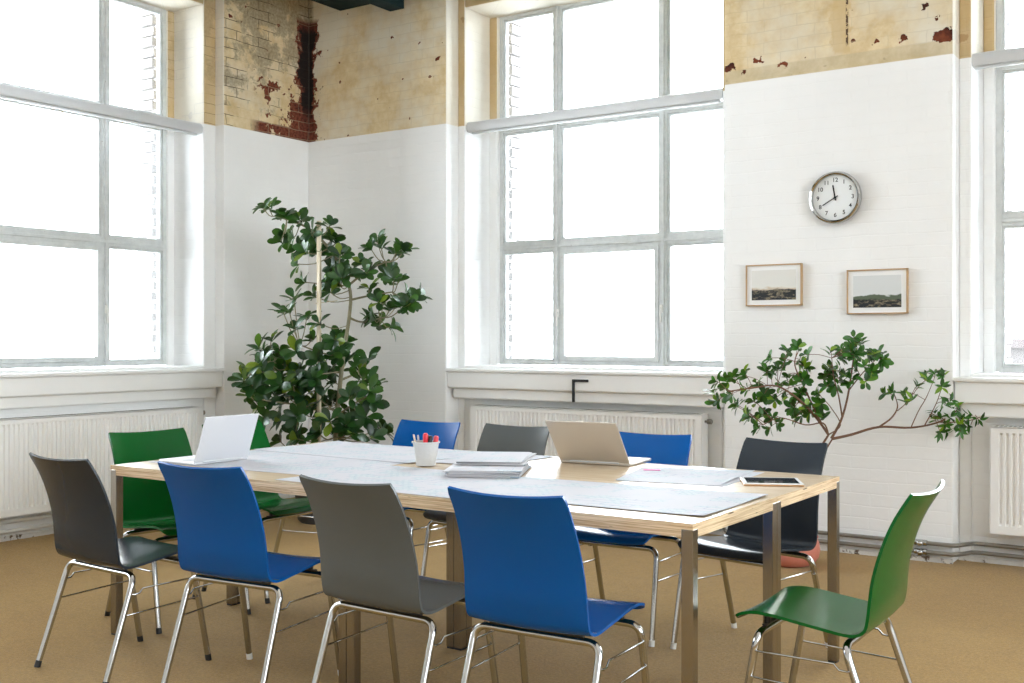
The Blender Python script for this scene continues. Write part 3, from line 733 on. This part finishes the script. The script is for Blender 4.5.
def chair(x, y, deg, col, label, caps='bbbb'):
    r = empty('stacking_chair', (x, y, 0), R(deg - 90))
    data_obj('seat_shell', SHELL[col], r)
    i = 0
    for fr in 'rf':
        for sx in (-1, 1):
            l = data_obj('leg', LEG[fr, sx], r)
            data_obj('foot_cap', CAP[fr, sx, {'b': 'black', 'w': 'white'}[caps[i]]], l); i += 1
    data_obj('crossbar', BAR_R, r); data_obj('crossbar', BAR_F, r)
    data_obj('seat_mount', SUB, r); data_obj('seat_mount', SUB2, r); data_obj('spacer_set', SPACER, r)
    for k in ('u', 'l'):
        for sx in (-1, 1): data_obj('side_rod', ROD[k, sx], r)
    tag(r, label, 'chair', 'shell chairs around the tables')
chair(-3.7646, 2.8076, 87.1, 'charcoal', 'dark grey shell chair with chrome legs nearest the left radiator, its back to us')
chair(-4.2012, 3.425, -8.6, 'green', 'green shell chair at the table end behind the dark grey chair')
chair(-3.1441, 2.921, 95.5, 'blue', 'blue shell chair with its back to us, below the white laptop', 'bbww')
chair(-2.3905, 2.8945, 88.6, 'grey', 'light grey shell chair with its back to us, between two blue chairs', 'bbww')
chair(-1.8325, 2.9485, 92.2, 'blue', 'large blue shell chair with its back to us, in front of the paper stack')
chair(-4.2589, 4.0586, -0.2, 'green', 'green shell chair mostly hidden by the white laptop, before the big-leaved plant')
chair(-3.7321, 4.4356, -88.7, 'blue', 'blue shell chair across the table beside the pen cup', 'bbww')
chair(-3.1812, 4.4561, -89.8, 'grey', 'grey shell chair across the table behind the paper stack', 'bbww')
chair(-2.3672, 4.4062, -87.5, 'blue', 'blue shell chair across the table behind the silver laptop', 'wwww')
chair(-1.772, 4.3962, -99.4, 'charcoal', 'slate grey shell chair facing us below the ficus tree', 'wwww')
chair(-1.1229, 3.4413, 180.6, 'green', 'single green shell chair seen side-on at the free end of the tables')

# ------------------------------------------------------------------ sheets on the tables
def sheet(name, corners, z, mat, label, cat='drawing', grp='large white drawings spread over the tables', th=0.0008, curl=0.0):
    cx = sum(c[0] for c in corners) / 4; cy = sum(c[1] for c in corners) / 4
    A, B, Cc, Dd = [Vector((c[0] - cx, c[1] - cy)) for c in corners]; n = 14
    bm = bmesh.new(); rnd = random.Random(len(label)); ph = rnd.uniform(0, 6)
    top = [];low = []
    for i in range(n + 1):
        rt = []; rl = []
        for j in range(n + 1):
            u, v = i / n, j / n; p = A.lerp(B, u).lerp(Dd.lerp(Cc, u), v)
            h = curl * max(0, abs(2 * u - 1) - 0.82) / 0.18 * (0.5 + 0.5 * math.sin(7 * v + ph))
            rt.append(bm.verts.new((p.x, p.y, th + h))); rl.append(bm.verts.new((p.x, p.y, h)))
        top.append(rt); low.append(rl)
    for i in range(n):
        for j in range(n):
            bm.faces.new((top[i][j], top[i + 1][j], top[i + 1][j + 1], top[i][j + 1])); bm.faces.new((low[i][j], low[i][j + 1], low[i + 1][j + 1], low[i + 1][j]))
        for a, b_ in ((top[i][0], top[i + 1][0]), ):
            pass
    def st(a, b_):
        for k in range(n): bm.faces.new((a[k], a[k + 1], b_[k + 1], b_[k]))
    st(top[0], low[0]); st(top[-1], low[-1]); st([r[0] for r in top], [r[0] for r in low]); st([r[-1] for r in top], [r[-1] for r in low])
    o = obj(name, bm, mat, smooth=60); o.location = (cx, cy, z); return tag(o, label, cat, grp)
Z0 = TZ + 0.0004
sheet('plan_drawing', [(-4.14, 3.20), (-3.19, 3.245), (-3.14, 3.92), (-4.15, 3.93)], Z0, M_plan[0], 'large white drawing under the white laptop')
sheet('plan_drawing', [(-4.15, 3.84), (-3.12, 3.80), (-3.04, 4.40), (-4.12, 4.41)], Z0 + 0.0012, M_plan[1], 'large white drawing at the table corner before the big-leaved plant', curl=0.004)
sheet('plan_drawing', [(-3.22, 3.86), (-2.76, 3.93), (-2.74, 4.41), (-3.25, 4.38)], Z0 + 0.0024, M_plan[2], 'white drawing behind the pen cup')
sheet('plan_drawing', [(-3.20, 3.07), (-2.20, 3.045), (-2.22, 3.67), (-3.16, 3.70)], Z0 + 0.0012, M_plan[3], 'long white drawing in front of the pen cup and the paper stack')
sheet('plan_drawing', [(-2.32, 3.145), (-1.425, 3.165), (-1.435, 3.735), (-2.42, 3.68)], Z0 + 0.0024, M_plan[4], 'long white drawing with fine lines at the free front corner of the tables', curl=0.003)
sheet('plan_drawing', [(-2.10, 3.83), (-1.66, 3.86), (-1.70, 4.38), (-2.16, 4.20)], Z0, M_plan[5], 'white drawing lying under the marked one beside the tablet')
sheet('plan_drawing', [(-2.08, 3.80), (-1.68, 3.88), (-1.75, 4.40), (-2.20, 4.25)], Z0 + 0.0012, M_plan[2], 'white drawing with a pink note on it, between silver laptop and tablet', curl=0.004)
bm = bmesh.new(); box(bm, -0.035, 0.035, -0.02, 0.02, 0, 0.001); o = obj('sticky_note', bm, M_pink); o.location = (-2.115, 4.175, Z0 + 0.0031); o.rotation_euler = (0, 0, 0.5)
tag(o, 'small pink sticky note on a drawing beside the silver laptop', 'sticky note')

def pile(x, y, rz, w, d, z, n, th, label, seed, flop=0.0):
    r = empty('paper_pile', (x, y, z), rz); rnd = random.Random(seed); zz = 0
    for i in range(n):
        t_ = th * rnd.uniform(0.6, 1.4); bm = bmesh.new()
        A = Matrix.Translation((rnd.uniform(-0.012, 0.012), rnd.uniform(-0.01, 0.01), 0)) @ Matrix.Rotation(rnd.uniform(-0.06, 0.06), 4, 'Z')
        box(bm, -w / 2, w / 2, -d / 2, d / 2, zz, zz + t_, M=A)
        obj('sheaf', bm, M_paper if i % 2 else M_plan[i % 6], r, bevel=0.0006); zz += t_
    tag(r, label, 'paper pile', 'piles of paper in the middle of the tables'); return z + zz
zt = pile(-2.653, 3.745, R(29), 0.29, 0.40, Z0 + 0.0036, 7, 0.0034, 'lower pile of white papers beside the pen cup', 2)
pile(-2.735, 3.925, R(26), 0.27, 0.42, zt, 5, 0.0030, 'upper pile of white papers lying askew on the lower one', 5)

# ------------------------------------------------------------------ pen cup and pens
cup = empty('pen_cup', (-3.01, 3.78, Z0 + 0.0044))
t = NT('milky_plastic'); t.p.inputs['Base Color'].default_value = (0.86, 0.86, 0.85, 1); t.p.inputs['Roughness'].default_value = 0.25
t.p.inputs['Transmission Weight'].default_value = 0.35; tc = t.new('ShaderNodeTexCoord').outputs['Object']; t.bump(t.noise(tc, 40, 3), 0.6, 0.006); M_milk = t.m
bm = bmesh.new(); lathe(bm, [(0.043, 0), (0.046, 0.03), (0.057, 0.096), (0.062, 0.097), (0.062, 0.103), (0.057, 0.103), (0.044, 0.03), (0.041, 0.004)], 32)
obj('cup_body', bm, M_milk, cup, smooth=True)
tag(cup, 'small white plastic cup holding markers in the middle of the tables', 'cup')
M_red = simple('red_marker', (0.62, 0.015, 0.03), 0.35); M_pencil = simple('pale_pencil', (0.70, 0.60, 0.48), 0.5)
def pen(name, dx, dy, tx, ty, L, r, mat, capmat, label):
    e = empty(name, (-3.01 + dx, 3.78 + dy, Z0 + 0.009)); b0 = Vector((0, 0, 0)); d = Vector((tx - dx, ty - dy, 0.10)).normalized()
    bm = bmesh.new(); tube(bm, [b0, d * L * 0.70], r, 12); obj('barrel', bm, mat, e, smooth=True)
    bm = bmesh.new(); tube(bm, [d * L * 0.70, d * (L - 0.006), d * L], [r * 1.08, r * 1.08, r * 0.7], 12); obj('cap', bm, capmat, e, smooth=True)
    tag(e, label, 'pen', 'pens standing in the white cup')
pen('marker_pen', 0.0, 0.0, 0.008, -0.012, 0.136, 0.0105, M_paper, M_red, 'tall marker with red cap in the white cup')
pen('marker_pen', 0.025, 0.012, 0.038, 0.020, 0.124, 0.0105, M_paper, M_red, 'shorter marker with red cap leaning in the white cup')
pen('marker_pen', 0.014, -0.012, 0.024, -0.002, 0.125, 0.009, M_black, M_black, 'black marker between the two red ones in the cup')
pen('marker_pen', -0.012, 0.015, -0.016, 0.030, 0.124, 0.008, M_black, M_black, 'short black marker at the back of the white cup')
pen('pencil', -0.02, -0.015, -0.050, -0.014, 0.132, 0.0038, M_pencil, M_pencil, 'pale pencil leaning furthest out of the white cup')
pen('pencil', -0.022, 0.0, -0.044, 0.004, 0.126, 0.0038, M_pencil, M_paper, 'pale pencil with white end in the cup')

# ------------------------------------------------------------------ laptops: hinge on local x axis, keyboard towards +y, lid tilts to -y
def laptop(x, y, rz, w, d, open_deg, mat, label, lidh):
    r = empty('laptop', (x, y, Z0 + 0.0012), rz)
    bm = bmesh.new(); box(bm, -w / 2, w / 2, 0.0, d, 0.0, 0.013); obj('base', bm, mat, r, bevel=0.004)
    bm = bmesh.new()
    for i in range(13):
        for j in range(5): box(bm, -w * 0.42 + i * w * 0.84 / 13, -w * 0.42 + (i + 0.85) * w * 0.84 / 13, 0.025 + j * 0.021, 0.043 + j * 0.021, 0.013, 0.0145)
    obj('keyboard', bm, M_keys, r)
    bm = bmesh.new(); box(bm, -0.05, 0.05, 0.145, 0.205, 0.013, 0.0134); obj('touchpad', bm, M_blind, r)
    A = Matrix.Translation((0, 0.004, 0.014)) @ Matrix.Rotation(R(open_deg), 4, 'X')
    bm = bmesh.new(); box(bm, -w / 2, w / 2, -0.006, 0.0, 0.0, lidh, M=A); lid = obj('lid', bm, mat, r, bevel=0.0025)
    bm = bmesh.new(); box(bm, -w / 2 + 0.008, w / 2 - 0.008, 0.0, 0.0008, 0.012, lidh - 0.008, M=A); obj('screen', bm, M_dark, lid)
    bm = bmesh.new(); tube(bm, [(-w * 0.35, 0.002, 0.012), (w * 0.35, 0.002, 0.012)], 0.006, 10); obj('hinge', bm, M_blindcap, r)
    tag(r, label, 'laptop', 'laptops open on the tables')
M_lapw = simple('pearl_laptop_shell', (0.72, 0.73, 0.76), 0.40, 0.25)
M_laps = simple('silver_laptop_shell', (0.62, 0.57, 0.50), 0.36, 0.45)
laptop(-3.852, 3.374, R(90), 0.308, 0.240, 20, M_lapw, 'white laptop seen from behind its lid, at the end with the two green chairs', 0.213)
laptop(-2.430, 4.240, R(5), 0.338, 0.250, 39, M_laps, 'silver laptop with warm-toned lid, at the far side of the tables', 0.238)

# ------------------------------------------------------------------ tablet
tb = empty('tablet', (-1.555, 4.075, Z0), R(27))
bm = bmesh.new(); box(bm, -0.112, 0.112, -0.098, 0.098, 0.0, 0.005); obj('case', bm, simple('tan_tablet_case', (0.50, 0.28, 0.12), 0.5), tb, bevel=0.003)
bm = bmesh.new(); box(bm, -0.111, 0.111, -0.097, 0.097, 0.005, 0.0095); obj('body', bm, simple('white_tablet_front', (0.80, 0.80, 0.80), 0.2), tb, bevel=0.002)
bm = bmesh.new(); box(bm, -0.097, 0.097, -0.082, 0.082, 0.0095, 0.0099); obj('screen', bm, M_dark, tb)
tag(tb, 'white-framed tablet with dark screen near the slate grey chair', 'tablet')

# ------------------------------------------------------------------ plants
def leaf(bm, base, direction, L, W, normal_hint, fold=0.25, droop=0.25, obovate=True):
    d = direction.normalized(); side = d.cross(normal_hint)
    if side.length < 1e-3: side = d.cross(Vector((1, 0, 0)))
    side.normalize(); nr = side.cross(d).normalized()
    prof_ = [(0.0, 0.07), (0.18, 0.34), (0.42, 0.82), (0.64, 1.0), (0.82, 0.86), (0.94, 0.5), (1.0, 0.1)] if obovate else [(0.0, 0.08), (0.2, 0.72), (0.42, 1.0), (0.68, 0.82), (0.88, 0.36), (1.0, 0.04)]
    rows = []
    for t_, w_ in prof_:
        p = base + d * (L * t_) - nr * (droop * L * t_ * t_); h = fold * W * w_ * 0.5
        rows.append((bm.verts.new(p + side * W * 0.5 * w_ + nr * h), bm.verts.new(p), bm.verts.new(p - side * W * 0.5 * w_ + nr * h)))
    for a, b_ in zip(rows, rows[1:]):
        bm.faces.new((a[0], a[1], b_[1], b_[0])); bm.faces.new((a[1], a[2], b_[2], b_[1]))
th_ = R(34.077); CX, SX = math.cos(th_), math.sin(th_)
def from_photo(u, w, dep):      # world point at a given distance, used once to read off the branch tips
    lat = (u - 512) / 1105.65 * dep; return Vector((lat * CX - dep * SX, lat * SX + dep * CX, 1.294 - (w - 340.03) / 1105.65 * dep))
def rosette(bm, rnd, c, axis, n, L, W, obov):
    axis = axis.normalized(); a0 = rnd.uniform(0, 6.28)
    e1 = axis.cross(Vector((0.3, 0.2, 1))).normalized(); e2 = axis.cross(e1)
    for i in range(n):
        a = a0 + i * 2.4; spread = rnd.uniform(0.55, 1.35)
        d = axis * math.cos(spread) + (e1 * math.cos(a) + e2 * math.sin(a)) * math.sin(spread)
        nh = axis * math.sin(spread) - (e1 * math.cos(a) + e2 * math.sin(a)) * math.cos(spread)
        s = rnd.uniform(0.75, 1.15)
        leaf(bm, c - axis * rnd.uniform(0, 0.03), d, L * s, W * s, nh + Vector((rnd.uniform(-.3, .3), rnd.uniform(-.3, .3), rnd.uniform(-.3, .3))), obovate=obov, droop=rnd.uniform(0.05, 0.35))
# big-leaved corner plant
rnd = random.Random(11)
px, py = -5.55, 5.78
pl = empty('potted_plant', (px, py, 0))
O = Vector((px, py, 0))
bm = bmesh.new(); lathe(bm, [(0.15, 0), (0.17, 0.02), (0.205, 0.33), (0.215, 0.34), (0.215, 0.37), (0.195, 0.37), (0.19, 0.33)], 36); obj('pot', bm, M_darkpot, pl, smooth=True)
bm = bmesh.new(); lathe(bm, [(0.185, 0.32), (0.19, 0.335), (0.05, 0.345)], 30); obj('soil', bm, M_soil, pl)
tips = [(261,204),(273,212),(289,214),(300,217),(277,231),(272,239),(311,229),(330,222),(305,252),(336,238),(340,255),(296,264),(335,273),(348,270),(303,282),
 (294,298),(289,310),(314,296),(330,292),(371,249),(363,262),(381,246),(396,253),(405,250),(370,270),(386,274),(398,282),(369,288),(407,294),(414,300),(378,301),(390,309),
 (404,306),(380,324),(392,327),(369,315),(307,316),(295,327),(319,323),(313,338),(271,338),(281,350),(295,351),(339,337),(346,342),(332,350),(318,361),
 (259,353),(243,372),(238,380),(256,364),(273,367),(286,369),(251,384),(244,394),(268,381),(280,385),(296,384),(315,380),(334,380),(326,371),(367,358),(359,369),
 (359,381),(369,390),(374,384),(363,408),(351,412),(338,402),(318,400),(303,395),(287,401),(268,401),(252,407),(263,417),(279,419),(296,416),(313,417),(330,421),
 (346,425),(366,417),(381,428),(372,438),(354,433),(318,433),(295,433),(279,440),(338,438),(326,404),(276,395),(262,372),(348,396),(310,408),(300,372),(289,388),(345,362),(372,402)]
tips = [(u + (8 if w < 245 and u < 300 else 5 if u < 262 else 0), w + (3 if w < 245 else 0)) for u, w in tips]
bmL = bmesh.new(); bmB = bmesh.new()
knots = [(334, 470), (336, 425), (340, 385), (344, 350), (349, 318), (350, 290), (338, 262), (318, 236), (300, 224), (276, 216)]
trunk = [Vector((px + 0.0, py, 0.34))] + [from_photo(u, w, 7.85) for u, w in knots]
def clampwall(p):
    p = p.copy(); p.x = max(p.x, XP + 0.10); p.y = min(p.y, YP - 0.10); return p
tube(bmB, [p - O for p in catmull(trunk, 4)], [0.020 - 0.015 * i / (len(trunk) * 4) for i in range(len(catmull(trunk, 4)))], 9)
side_br = [[(350, 318), (362, 322), (380, 318)], [(350, 300), (368, 296), (392, 292)], [(349, 285), (368, 270), (386, 262)], [(345, 350), (330, 355), (300, 345)],
           [(342, 372), (310, 372), (270, 362), (248, 376)], [(341, 380), (358, 372), (364, 362)], [(338, 410), (300, 405), (262, 400)], [(338, 415), (352, 405), (368, 396)]]
for sb in side_br:
    P_ = [from_photo(u, w, 7.85 + rnd.uniform(-0.12, 0.12) * i) for i, (u, w) in enumerate(sb)]
    q = catmull([clampwall(p) for p in P_], 4); tube(bmB, [p - O for p in q], [0.009 - 0.005 * i / len(q) for i in range(len(q))], 7)
allb = [p for p in catmull(trunk, 4)]
for sb in side_br: allb += [from_photo(u, w, 7.85) for u, w in sb]
tips += [(u + rnd.uniform(-7, 7), w + rnd.uniform(-6, 6)) for u, w in tips if rnd.random() < 0.45]
tips += [(rnd.gauss(325, 14), rnd.uniform(228, 290)) for _ in range(14)]
for (u, w) in tips:
    dep = 7.85 + rnd.uniform(-0.22, 0.24)
    c_ = clampwall(from_photo(u, w, dep))
    near = min(allb, key=lambda p: (p - c_).length + 0.4 * max(0, p.z - c_.z))
    ax = (c_ - near); ax = ax.normalized() if ax.length > 0.02 else Vector((0, 0, 1))
    ax = (ax * 0.7 + Vector((rnd.uniform(-.3, .3), -0.25 + rnd.uniform(-.3, .3), 0.55))).normalized()
    n = catmull([near, near.lerp(c_, 0.5) + Vector((0, 0, -0.03)), c_], 3)
    tube(bmB, [p - O for p in n], 0.0038, 6, cap=False)
    low_ = w > 345
    rosette(bmL, rnd, c_ - O, ax, 7, 0.120 if low_ else 0.104, 0.062 if low_ else 0.053, True)
for v in bmL.verts:
    if v.co.x + px < XP + 0.03: v.co.x = XP + 0.03 - px
    if v.co.y + py > YP - 0.03: v.co.y = YP - 0.03 - py
obj('foliage', bmL, M_leafbig, pl, smooth='all'); obj('trunk', bmB, M_barkg, pl, smooth=True)
s0 = from_photo(319, 430, 7.74); s1 = from_photo(321, 221, 7.74)
bm = bmesh.new(); box(bm, s0.x - px - 0.014, s0.x - px + 0.014, s0.y - py - 0.009, s0.y - py + 0.009, 0.30, s1.z); obj('support_stake', bm, M_stake, pl)
for zz in (1.05, 1.55):
    bm = bmesh.new(); tube(bm, [(s0.x - px - 0.02, s0.y - py - 0.012, zz), (s0.x - px + 0.10, s0.y - py + 0.08, zz + 0.02)], 0.003, 6); obj('plant_tie', bm, M_stake, pl)
tag(pl, 'tall big-leaved plant tied to a pale stake in the corner between the windows', 'plant')

# fine-leaved ficus
rnd = random.Random(23)
px, py = -2.245, 6.19; O = Vector((px, py, 0))
fc = empty('potted_ficus', (px, py, 0))
bm = bmesh.new(); lathe(bm, [(0.100, 0), (0.130, 0.010), (0.158, 0.050), (0.166, 0.090), (0.160, 0.130), (0.150, 0.155), (0.156, 0.165), (0.153, 0.172), (0.140, 0.168), (0.138, 0.14)], 40); obj('pot', bm, M_terra, fc, smooth=True)
bm = bmesh.new(); lathe(bm, [(0.132, 0.135), (0.139, 0.145), (0.04, 0.152)], 30); obj('soil', bm, M_soil, fc)
Z = lambda a: (700 + a[0] / 2.846, 200 + a[1] / 2.846)
tl = [(35,540),(45,515),(75,515),(45,575),(92,500),(85,560),(125,500),(100,585),(130,540),(160,520),(150,570),(175,550),(190,480),(200,500),(222,480),(195,450),(240,460),
 (250,430),(280,418),(300,440),(310,475),(285,470),(250,500),(225,530),(260,520),(295,510),(240,560),(210,570),(290,550),(330,550),(300,590),(260,590),(320,600),(175,610),
 (200,620),(160,640),(220,640),(190,655),(270,620),(350,615),(130,610),(345,580),
 (372,430),(400,425),(440,390),(460,400),(430,430),(400,450),(450,440),(480,440),(505,435),(520,455),(372,475),(360,500),(400,490),(440,480),(470,470),(490,490),(400,512),
 (430,510),(360,530),(445,410),(475,515),(385,530)]
tr_ = [(520,550),(545,545),(580,545),(620,525),(645,510),(670,490),(690,497),(640,492),(588,570),(602,560),(690,530),(672,600),(700,580),(720,570),(740,582),(690,610),(720,612),
 (750,620),(775,608),(800,625),(740,640),(700,640),(684,662),(715,660),(770,640),(662,618),(742,660)]
bmL = bmesh.new(); bmB = bmesh.new()
D0 = 6.33
pb = Vector((px - 0.01, py, 0.145))
hub = from_photo(*Z((366, 668)), D0)
br_ = [[pb, pb.lerp(hub, 0.55) + Vector((-0.05, 0, 0)), hub], [pb + Vector((0.02, 0.02, 0)), pb.lerp(hub, 0.5) + Vector((-0.02, 0, 0)), from_photo(*Z((378, 678)), D0)]]
wd = [0.013, 0.010]
def add(pts, dd, w0):
    m = len(pts); br_.append([from_photo(*Z(p), D0 + dd * i / (m - 1)) for i, p in enumerate(pts)]); wd.append(w0)
add([(366,668),(335,625),(290,575),(220,530),(150,535),(80,545)], -0.2, 0.008)
add([(366,668),(350,635),(300,640),(230,620),(180,640)], -0.1, 0.005)
add([(345,635),(300,540),(270,470),(280,430)], 0.15, 0.006)
add([(374,678),(400,630),(418,570),(430,500),(440,430),(448,398)], 0.1, 0.008)
add([(405,620),(395,560),(380,500),(375,450)], 0.0, 0.005)
add([(425,540),(465,490),(505,450)], 0.0, 0.004)
add([(366,668),(400,640),(372,590),(345,560)], 0.0, 0.004)
add([(376,680),(430,668),(510,646),(600,648),(680,632),(730,600)], 0.1, 0.009)
add([(510,646),(545,620),(562,590),(556,560)], 0.0, 0.006)
add([(562,600),(585,580),(600,562)], 0.0, 0.003)
add([(600,648),(622,600),(645,560),(668,505)], 0.1, 0.0035)
add([(640,640),(672,580),(692,520)], 0.0, 0.0035)
add([(680,632),(740,632),(790,622)], 0.0, 0.004)
allb = []
for P_, w0 in zip(br_, wd):
    q = catmull(P_, 5); allb += q[3:]
    tube(bmB, [p - O for p in q], [w0 * (1 - 0.6 * i / len(q)) for i in range(len(q))], 7)
tl += [(a + rnd.uniform(-14, 14), b + rnd.uniform(-12, 12)) for a, b in tl if rnd.random() < 0.35]
for grp_, (Ln, Wd, nn) in ((tl, (0.060, 0.030, 7)), (tr_, (0.056, 0.022, 6))):
    for a in grp_:
        dep = D0 + rnd.uniform(-0.16, 0.16)
        c_ = from_photo(*Z(a), dep)
        near = min(allb, key=lambda p: (p - c_).length); ax = (c_ - near)
        ax = ax.normalized() if ax.length > 0.02 else Vector((0, 0, 1))
        ax = (ax * 0.6 + Vector((rnd.uniform(-.5, .5), rnd.uniform(-.5, .2), rnd.uniform(-.1, .6)))).normalized()
        tube(bmB, [p - O for p in catmull([near, near.lerp(c_, 0.5) + Vector((0, 0, 0.01)), c_], 3)], 0.0018, 5, cap=False)
        rosette(bmL, rnd, c_ - O, ax, nn, Ln, Wd, grp_ is tl)
for v in bmL.verts:
    if v.co.y + py > YP - 0.03: v.co.y = YP - 0.03 - py
obj('foliage', bmL, M_leafsmall, fc, smooth='all'); obj('trunk', bmB, M_bark, fc, smooth=True)
tag(fc, 'fine-leaved ficus with a long side branch in a coral clay pot by the pictures', 'plant')
